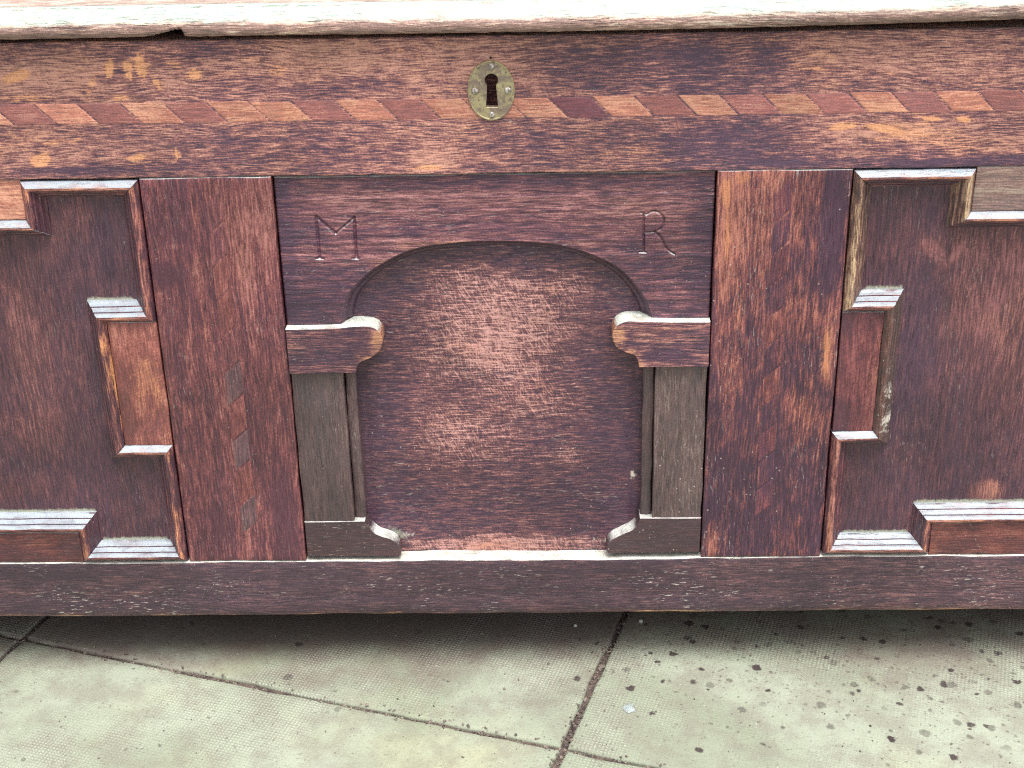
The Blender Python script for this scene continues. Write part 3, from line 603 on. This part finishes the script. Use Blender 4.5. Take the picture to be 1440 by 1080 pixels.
strokes.append(([mp_(258, 350), mp_(272, 362)], .0010)); strokes.append(([mp_(272, 358), mp_(282, 470), mp_(294, 606)], .0024))
strokes.append(([mp_(274, 362), mp_(390, 458)], .0024)); strokes.append(([mp_(390, 458), mp_(500, 366)], .0019)); strokes.append(([mp_(500, 366), mp_(506, 490), mp_(513, 606)], .0024))
strokes.append(([mp_(272, 609), mp_(320, 611)], .0015)); strokes.append(([mp_(486, 608), mp_(527, 610)], .0015))
strokes.append(([rp_(784, 340), rp_(785, 450), rp_(785, 566)], .0017)); strokes.append((bez([rp_(768, 335), rp_(800, 345), rp_(842, 326), rp_(886, 342), rp_(906, 378), rp_(896, 420), rp_(856, 446), rp_(785, 455)], 8), .0017))
strokes.append((bez([rp_(850, 448), rp_(890, 488), rp_(918, 545), rp_(968, 584)], 8), .0018)); strokes.append(([rp_(758, 571), rp_(800, 572)], .0013))
dep = np.zeros_like(X)
for pl, wd in strokes:
    pl = [np.asarray(p) for p in pl]
    lo = np.min(pl, 0)-.004; hi = np.max(pl, 0)+.004
    msk = (X > lo[0]) & (X < hi[0]) & (Z > lo[1]) & (Z < hi[1]); xx, zz = X[msk], Z[msk]; dm = np.full(xx.shape, 9.0)
    for a, b in zip(pl, pl[1:]):
        ab = b-a; L2 = (ab@ab)+1e-12; tt = np.clip(((xx-a[0])*ab[0]+(zz-a[1])*ab[1])/L2, 0, 1)
        dm = np.minimum(dm, np.hypot(xx-a[0]-tt*ab[0], zz-a[1]-tt*ab[1]))
    dep[msk] = np.maximum(dep[msk], np.clip(wd*.74-dm, 0, 1)*1.3)
de = np.minimum(np.minimum(X-(XL1+GAP), XR0-GAP-X), np.minimum(ZTB-Z, 9)); q = np.clip(1-de/.0016, 0, 1)
Y = BY+.0016*(1-np.sqrt(1-q*q*.999))+dep
Y += .00035*np.interp(Z, np.linspace(.34, .48, 60), RNG.normal(0, .5, 60))
bw = [(470, 285, 70, 45, .22), (640, 280, 150, 35, .22), (860, 290, 120, 45, .24), (400, 330, 14, 120, -.2), (985, 350, 20, 100, -.15), (700, 258, 320, 8, -.15), (620, 343, 70, 10, .4), (545, 372, 30, 12, .3), (820, 345, 40, 10, .25), (940, 320, 40, 60, .1), (420, 430, 60, 40, -.1)]
grid_mesh('arch_board', X, Y, Z, .0155, 'board', chest, {'wear': blobs(bw, X, Z, BY)-np.clip(dep/.0008, 0, 1)*.12, 'warm': blobs([(620, 345, 60, 8, .5), (545, 375, 20, 10, .3)], X, Z, BY)})
# hollow moulding that runs round the arch
pts = [np.array((arch[0, 0], ZCAP-.003))]+[p for p in arch]+[np.array((arch[-1, 0], ZCAP-.003))]
prof = [(-.0006, BY+.0009), (.0003, BY+.0006), (.0022, BY+.0034), (.0040, BY+.0072), (.0054, BY+.0086), (.0064, BY+.0088), (.0072, BY+.0104), (.0086, YF-.0006), (.0092, YF+.004)]
V, Fc = [], []
for i, p in enumerate(pts):
    a, b = pts[max(i-1, 0)], pts[min(i+1, len(pts)-1)]; tg = (b-a)/np.linalg.norm(b-a); nr = np.array([tg[1], -tg[0]])    # towards the inside
    for u, y in prof: V.append((p[0]+nr[0]*u, y, p[1]+nr[1]*u))
m = len(prof)
for i in range(len(pts)-1):
    for k in range(m-1): Fc.append((i*m+k, i*m+k+1, (i+1)*m+k+1, (i+1)*m+k))
me = bpy.data.meshes.new('arch_moulding'); me.from_pydata(V, [], Fc); bm = bmesh.new(); bm.from_mesh(me); bmesh.ops.recalc_face_normals(bm, faces=bm.faces[:])
if sum(f.normal.y for f in bm.faces) > 0: bmesh.ops.reverse_faces(bm, faces=bm.faces[:])
for f in bm.faces: f.smooth = True
bm.to_mesh(me); bm.free(); MAT['archm'] = wood('oak_arch_moulding', 'x', (.055, .03, .045), (.13, .07, .07), (.18, .09, .07), bias=.22, speck=.2)
me.materials.append(MAT['archm']); link(bpy.data.objects.new('arch_moulding', me), chest)
# capitals
CY = -.0045
def cap(pxs, flip, warmb):
    q = [P(x, y, CY) for x, y in pxs]; c = bez(q, 6)
    xe = XL1+GAP if not flip else XR0-GAP
    pts = [(xe, c[0][1])]+[tuple(p) for p in c]+[(xe, c[-1][1])]
    if not flip: pts = pts[::-1]
    return plate('capital', pts, CY, YF+.001, 'cap', chest, bev=.0014, seg=3, wear=warmb, warm=[(b[0], b[1], b[2], b[3], b[4]*1.5) for b in warmb if b[4] > 0])
cap([(430, 463), (470, 462), (500, 459), (522, 460), (534, 468), (538, 481), (533, 494), (520, 504), (508, 509), (502, 517), (501, 525)], False, [(533, 480, 14, 18, .35), (515, 503, 14, 8, .3), (450, 505, 40, 14, -.2), (420, 520, 40, 4, .25), (445, 490, 12, 8, -.1)])
cap([(975, 453), (940, 453), (900, 452), (880, 452), (866, 460), (861, 473), (866, 487), (878, 495), (892, 500), (897, 508), (899, 517)], True, [(868, 475, 14, 18, .35), (890, 500, 14, 8, .3), (940, 500, 40, 14, -.2), (930, 465, 60, 8, .15), (900, 512, 10, 6, .3)])
# pilasters with their rebated inner edge
for s in (0, 1):
    if s == 0:
        a, b, c = XL1+GAP, -.1668, -.1572; mt = 'pil'
    else:
        a, b, c = .0968, XR0-GAP, .0868; mt = 'pil_r'
    z0, z1 = .1595, (.3075 if s else .3055)
    o = board('pilaster', a, b, z0, z1, .0022, YF+.001, mt, chest, res=.003, bev=.0007, pale=[(458, 565, 16, 12, .2), (484, 640, 3, 70, .3)] if s == 0 else [(930, 640, 3, 60, .15), (970, 690, 4, 40, .25)])
    x0, x1 = (b+.0004, c) if s == 0 else (c, a-.0004)
    board('pilaster_bead', x0, x1, z0, z1, .0075, YF+.001, mt if s == 0 else 'pil', chest, res=.003, bev=.0022, pale=[(507, 650, 4, 60, .2), (905, 640, 4, 60, .15)])
# bases
BSY = .0008
def base(pxs, flip):
    q = [P(x, y, BSY) for x, y in pxs]
    c = []
    for sub in (q[:2], q[1:6], q[5:9]): c += bez(sub, 6)[:-1]
    c.append(q[8])
    xe = XL1+GAP if not flip else XR0-GAP
    pts = [(xe, c[0][1])]+[tuple(p) for p in c]+[(xe, c[-1][1])]
    if not flip: pts = pts[::-1]
    plate('pilaster_base', pts, BSY, YF+.001, 'base', chest, bev=.0007, seg=2)
base([(470, 734), (513, 733), (519, 742), (527, 750), (537, 754.5), (543, 756), (554, 761), (563, 771), (563.5, 782)], False)
base([(950, 729), (900, 729), (896, 738), (888, 746), (878, 750), (872, 753), (861, 759), (853, 769), (855, 778)], True)

# side panels
HB = .0845
YS = .0105                                           # depth of the side fields
PROF = [(.0, .006), (.0, .0014), (.0014, -.0004), (.0032, -.0024), (.0050, -.0036), (.0068, -.0036), (.0082, -.0026), (.0090, -.0010), (.0093, .0002), (.0104, .0004), (.0112, .0018), (.0122, .0036), (.0130, .0046), (.0141, .0048), (.0150, .0064), (.0163, .0084), (.0176, .0092), (.0184, YS+.002)]
PROF = [(u*.91, y) for u, y in PROF]
def mould(path, i, mat, panel, pale=None, wear=None, warm=None):
    """one mitred length of the applied moulding, between corners i and i+1 of the closed path (field on the left)"""
    n = len(path); p = [np.array(path[(i+k-1) % n], float) for k in range(4)]
    def nrm(a, b): d = (b-a)/np.linalg.norm(b-a); return d, np.array([-d[1], d[0]])
    d0, n0 = nrm(p[0], p[1]); d1, n1 = nrm(p[1], p[2]); d2, n2 = nrm(p[2], p[3])
    ma = (n0+n1)/(1+n0@n1); mb = (n1+n2)/(1+n1@n2); L = np.linalg.norm(p[2]-p[1])
    ns = max(6, int(L/.004)); V = []
    wob = [smooth1d(ns+1, 6, .00018) for _ in range(2)]
    for k in range(ns+1):
        t = k/ns; eps = .00012/L; tt = eps+(1-2*eps)*t
        for j, (u, y) in enumerate(PROF):
            a = p[1]+ma*u; b = p[2]+mb*u; q = a+(b-a)*tt
            V.append((q[0]+n1[0]*wob[0][k], y+(wob[1][k] if 1 < j < len(PROF)-2 else 0), q[1]+n1[1]*wob[0][k]))
    m = len(PROF); F = [(k*m+j, (k+1)*m+j, (k+1)*m+j+1, k*m+j+1) for k in range(ns) for j in range(m-1)]
    F.append(tuple(range(m))); F.append(tuple(ns*m+j for j in reversed(range(m))))
    me = bpy.data.meshes.new('moulding_strip'); me.from_pydata(V, [], F)
    fl = np.ones(len(F), dtype=bool); fl[-2:] = False; me.polygons.foreach_set('use_smooth', fl)
    me.set_sharp_from_angle(angle=R(28)); me.materials.append(MAT[mat]); co = np.array(V)
    kw = {k: blobs(v, co[:, 0], co[:, 2], .004) for k, v in (('pale', pale), ('wear', wear), ('warm', warm)) if v}
    # handling has worn the crest
    crest = np.tile(np.array([.28 if 3 <= j <= 5 else (-.12 if j > 7 else 0) for j in range(m)]), ns+1); kw['wear'] = kw.get('wear', 0)+crest
    kw['warm'] = kw.get('warm', 0)+np.tile(np.array([.25 if 3 <= j <= 5 else 0 for j in range(m)]), ns+1)
    set_attr(me, **kw)
    return link(bpy.data.objects.new('moulding_strip', me), panel)
def side_panel(edge, sgn, dims, over, blocks, wear, warm, pale):
    # dims: top z, notch z, mid hi, mid lo, notch z, bottom z; offsets: top notch dx, mid dx, bottom notch dx
    zt, zn, zh, zl, zm, zb, dn, dm, db = dims
    xc = edge+sgn*PW/2; e = edge+sgn*.0009
    near = [(edge+sgn*dn, zn), (edge+sgn*dn, zt), (e, zt), (e, zh), (edge+sgn*dm, zh), (edge+sgn*dm, zl), (e, zl), (e, zb), (edge+sgn*db, zb), (edge+sgn*db, zm)]
    far = [(2*xc-x, z) for x, z in reversed(near)]
    path = near+far                                   # for sgn=-1 (left panel): runs clockwise
    a, b = sorted((edge, edge+sgn*PW))
    def fuzz(X, Z):                                   # dust that has gathered on the field above each ledge
        o = np.zeros_like(X); w = .0168
        def ledge(x0, x1, z0):
            x0, x1 = sorted((x0, x1)); d = Z-z0
            return 1.0*np.clip(1-d/.0052, 0, 1)*(d > -.004)*np.clip((X-x0)/.002, 0, 1)*np.clip((x1-X)/.002, 0, 1)
        for s2 in (0, 1):
            f = (lambda x: x) if s2 == 0 else (lambda x: 2*xc-x)
            o = o+ledge(f(e+sgn*w), f(edge+sgn*(db-w)), zb+w-.0006)+ledge(f(e+sgn*w), f(edge+sgn*(dm+w)), zh+w-.0006)
        return o+ledge(edge+sgn*(db-w), 2*xc-(edge+sgn*(db-w)), zm+w-.0006)
    pn = board('side_panel', a+.0004, b-.0004, ZB1-.006, ZT0-.006, YS, .030, 'field', chest, res=.0028, wear=wear, warm=warm, pale=pale, dusty=fuzz)
    if sgn < 0: path = path[::-1]
    area = sum(path[i][0]*path[(i+1) % len(path)][1]-path[(i+1) % len(path)][0]*path[i][1] for i in range(len(path)))
    if area < 0: path = path[::-1]                    # field on the left
    for i in range(len(path)):
        p, q = path[i], path[(i+1) % len(path)]
        hor = abs(p[1]-q[1]) < 1e-6; mt = 'mould_h' if hor else 'mould_v'; kw = {}
        for test, m2, k2 in over:
            if test((p[0]+q[0])/2, (p[1]+q[1])/2, hor): mt, kw = m2, k2
        mould(path, i, mt, pn, **kw)
    for (x0, x1, z0, z1, mt, kw) in blocks:
        x0, x1 = sorted((x0, x1)); board('moulding_block', x0, x1, z0, z1, .0012, YS+.001, mt, pn, res=.004, bev=.0008, **kw)
    return pn
e = XL0
side_panel(e, -1, (.4775, .4450, .3550, .2385, .1515, .1213, .0948, .0425, .0958),
    [(lambda x, z, h: abs(x-(e-.0425)) < .002 and not h, 'mould_v', dict(wear=[(168, 540, 8, 90, .35)], warm=[(168, 540, 8, 90, .7)])),
     (lambda x, z, h: abs(x-(e-.0948)) < .003 and z > .4 and not h, 'mould_v', dict(wear=[(40, 290, 30, 60, .1)]))],
    [(e-.0945, e-2*PW/2+.0945, .4455, ZT0-.0004, 'block_t', {}), (e-.0422, e-.0008, .2388, .3547, 'block_o', dict(warm=[(205, 530, 25, 40, .5)], wear=[(190, 600, 30, 20, -.35), (175, 560, 10, 60, -.2)])),
     (e-.0955, e-PW+.0955, ZB1+.0004, .1512, 'block_b', dict(wear=[(60, 765, 30, 10, .3), (100, 770, 20, 20, -.2)])), (e-PW+.0008, e-PW+.0422, .2388, .3547, 'block_o', {})],
    [(40, 480, 60, 160, .24), (95, 320, 45, 50, .14), (0, 600, 80, 60, .16), (150, 330, 60, 90, -.08), (150, 560, 20, 120, -.08), (10, 690, 80, 20, .12)], [(20, 520, 30, 100, .3)], [(215, 690, 22, 40, .10), (105, 440, 8, 4, .3), (125, 640, 14, 30, .06)])
e2 = XR1
side_panel(e2, 1, (.4775, .4420, .3570, .2450, .1530, .1225, .0962, .0355, .0955),
    [(lambda x, z, h: abs(x-(e2+.0355)) < .002 and not h, 'mould_w', dict(pale=[(1248, 570, 14, 40, .30), (1246, 600, 14, 22, .34), (1250, 520, 12, 40, .28), (1258, 450, 12, 20, .3)])),
     (lambda x, z, h: abs(x-(e2+.0009)) < .003 and z > .35 and not h, 'mould_y', {}),
     (lambda x, z, h: abs(x-(e2+.0962)) < .003 and z > .4 and not h, 'mould_y', {})],
    [(e2+.0965, e2+PW-.0965, .4424, ZT0-.0004, 'block_g', {}), (e2+.0008, e2+.0352, .2453, .3567, 'block_r', dict(wear=[(1225, 570, 10, 60, .3), (1185, 460, 30, 20, -.3), (1180, 590, 16, 40, -.2)])),
     (e2+.0958, e2+PW-.0958, ZB1+.0004, .1527, 'block_b', dict(wear=[(1380, 750, 70, 16, .15), (1400, 770, 40, 8, .25), (1310, 775, 10, 14, .3)])), (e2+PW-.0352, e2+PW-.0008, .2453, .3567, 'block_r', {})],
    [(1400, 430, 75, 110, .36), (1330, 350, 55, 30, .18), (1290, 470, 25, 120, -.1), (1400, 330, 60, 30, .1), (1385, 690, 26, 20, .45), (1430, 540, 30, 60, .25), (1310, 350, 20, 10, .3, 40), (1300, 500, 40, 150, -.05), (1340, 360, 30, 6, .3, -50)], [(1390, 690, 16, 16, .4), (1430, 460, 20, 60, .3)],
    [(1250, 260, 14, 8, .3), (1225, 425, 18, 14, .25), (1305, 360, 30, 14, .2), (1270, 300, 40, 60, .08), (1400, 690, 40, 30, .1)])

# carcass behind the front
def box(name, x0, x1, y0, y1, z0, z1, mat, parent):
    bm = bmesh.new(); bmesh.ops.create_cube(bm, size=1, matrix=Matrix.Translation(((x0+x1)/2, (y0+y1)/2, (z0+z1)/2)) @ Matrix.Diagonal((x1-x0, y1-y0, z1-z0, 1)))
    bmesh.ops.bevel(bm, geom=bm.edges[:], offset=.0015, segments=2, affect='EDGES'); me = bpy.data.meshes.new(name); bm.to_mesh(me); bm.free(); me.materials.append(MAT[mat])
    return link(bpy.data.objects.new(name, me), parent)
box('end_board', XA+.002, XA+.026, .0355, .50, .06, .586, 'carcass', chest); box('end_board', XB-.026, XB-.002, .0355, .50, .06, .586, 'carcass', chest)
box('back_board', XA+.002, XB-.002, .502, .525, .06, .586, 'carcass', chest); box('bottom_board', XA+.028, XB-.028, .0355, .50, .068, .086, 'carcass', chest)
box('back_leg', XA+.004, XA+.06, .44, .50, 0, .058, 'carcass', chest); box('back_leg', XB-.06, XB-.004, .44, .50, 0, .058, 'carcass', chest)

# lid: warped board with an applied moulding along its front edge
LY = -.0165
lid_px = [(-420, 63.5), (0, 57.5), (240, 53.0), (480, 50.0), (720, 47.0), (960, 42.5), (1200, 36.5), (1440, 28.5), (1800, 12)]
lx = np.array([P(x, y, LY)[0] for x, y in lid_px]); lz = np.array([P(x, y, LY)[1] for x, y in lid_px])
def zlid(x): return np.interp(x, lx, lz)
LP = [(.006, .0012), (-.006, .0008), (-.0125, .0002), (-.0152, .0006), (-.0168, .0022), (-.0174, .0042), (-.0176, .0062), (-.0172, .0080), (-.0162, .0100), (-.0146, .0119), (-.0124, .0137), (-.0098, .0153), (-.0068, .0166), (-.0036, .0176), (-.0008, .0182), (.0004, .0185), (.0010, .0198), (.0022, .0203), (.0060, .0203), (.0060, .0012)]
def lid_mould(xa, xb, chip, parent):
    xs = np.concatenate([np.arange(xa, xb, .0016), [xb]]); m = len(LP); nx = len(xs)
    lowf = np.interp(xs, np.arange(xa-.01, xb+.02, .005), RNG.normal(0, 1, len(np.arange(xa-.01, xb+.02, .005))))
    hi = RNG.normal(0, 1, nx); V = []; cw = []
    for i, x in enumerate(xs):
        zb = zlid(x); d = 0.0
        if chip is not None:
            t = (x-(chip-.036))/.036
            if 0 < t <= 1: d = .0066*min(1, t*1.1)**1.3*(.8+.3*abs(math.sin(x*900)))
        for j, (y, z) in enumerate(LP):
            wob = .00018*lowf[i]+.00018*hi[i]
            lower = 1 if 1 < j < 9 else .35 if j < 14 else 0
            yy = y-wob*lower; zz = z+(.0002*lowf[i] if 1 < j < 6 else 0)
            if d and 0 < j < 12: zz = max(zz, d); yy = max(yy, -.0172+max(0, d-z)*1.0)
            V.append((x, yy, zb+zz))
    F = [(k*m+j, (k+1)*m+j, (k+1)*m+j+1, k*m+j+1) for k in range(nx-1) for j in range(m-1)]
    F = [f[::-1] for f in F]; F.append(tuple(range(m))); F.append(tuple((nx-1)*m+j for j in reversed(range(m))))
    me = bpy.data.meshes.new('lid_moulding'); me.from_pydata(V, [], F); bm = bmesh.new(); bm.from_mesh(me); bmesh.ops.recalc_face_normals(bm, faces=bm.faces[:])
    for f in bm.faces: f.smooth = len(f.verts) == 4
    bm.to_mesh(me); bm.free(); me.materials.append(MAT['lid_m'])
    set_attr(me, wear=np.tile([(-.38 if j < 5 else -.22 if j < 8 else 0.1) for j in range(m)], nx))
    return link(bpy.data.objects.new('lid_moulding', me), parent)
xs = np.linspace(XA-.02, XB+.02, 200); ysn = np.array([.0062, .10, .2, .3, .4, .53]); V = []; F = []
for x in xs:
    for y in ysn: V.append((x, y, zlid(x)+.0203+RNG.normal(0, .00015)))
    for y in ysn[::-1]: V.append((x, y, zlid(x)+.0030))
m = 12
for i in range(len(xs)-1):
    for j in range(m): F.append((i*m+j, (i+1)*m+j, (i+1)*m+(j+1) % m, i*m+(j+1) % m))
F.append(tuple(range(m))[::-1]); F.append(tuple((len(xs)-1)*m+j for j in range(m)))
me = bpy.data.meshes.new('lid'); me.from_pydata(V, [], F); bm = bmesh.new(); bm.from_mesh(me); bmesh.ops.recalc_face_normals(bm, faces=bm.faces[:]); bm.to_mesh(me); bm.free(); me.materials.append(MAT['lid'])
lid = link(bpy.data.objects.new('lid', me), chest)
xj = P(257, 45, LY)[0]
lid_mould(XA-.02, XB+.02, xj, lid)

# parts were built in world coordinates: hang them on the chest without moving them
bpy.context.view_layer.update()
for o in chest.children: o.matrix_parent_inverse = chest.matrix_world.inverted()
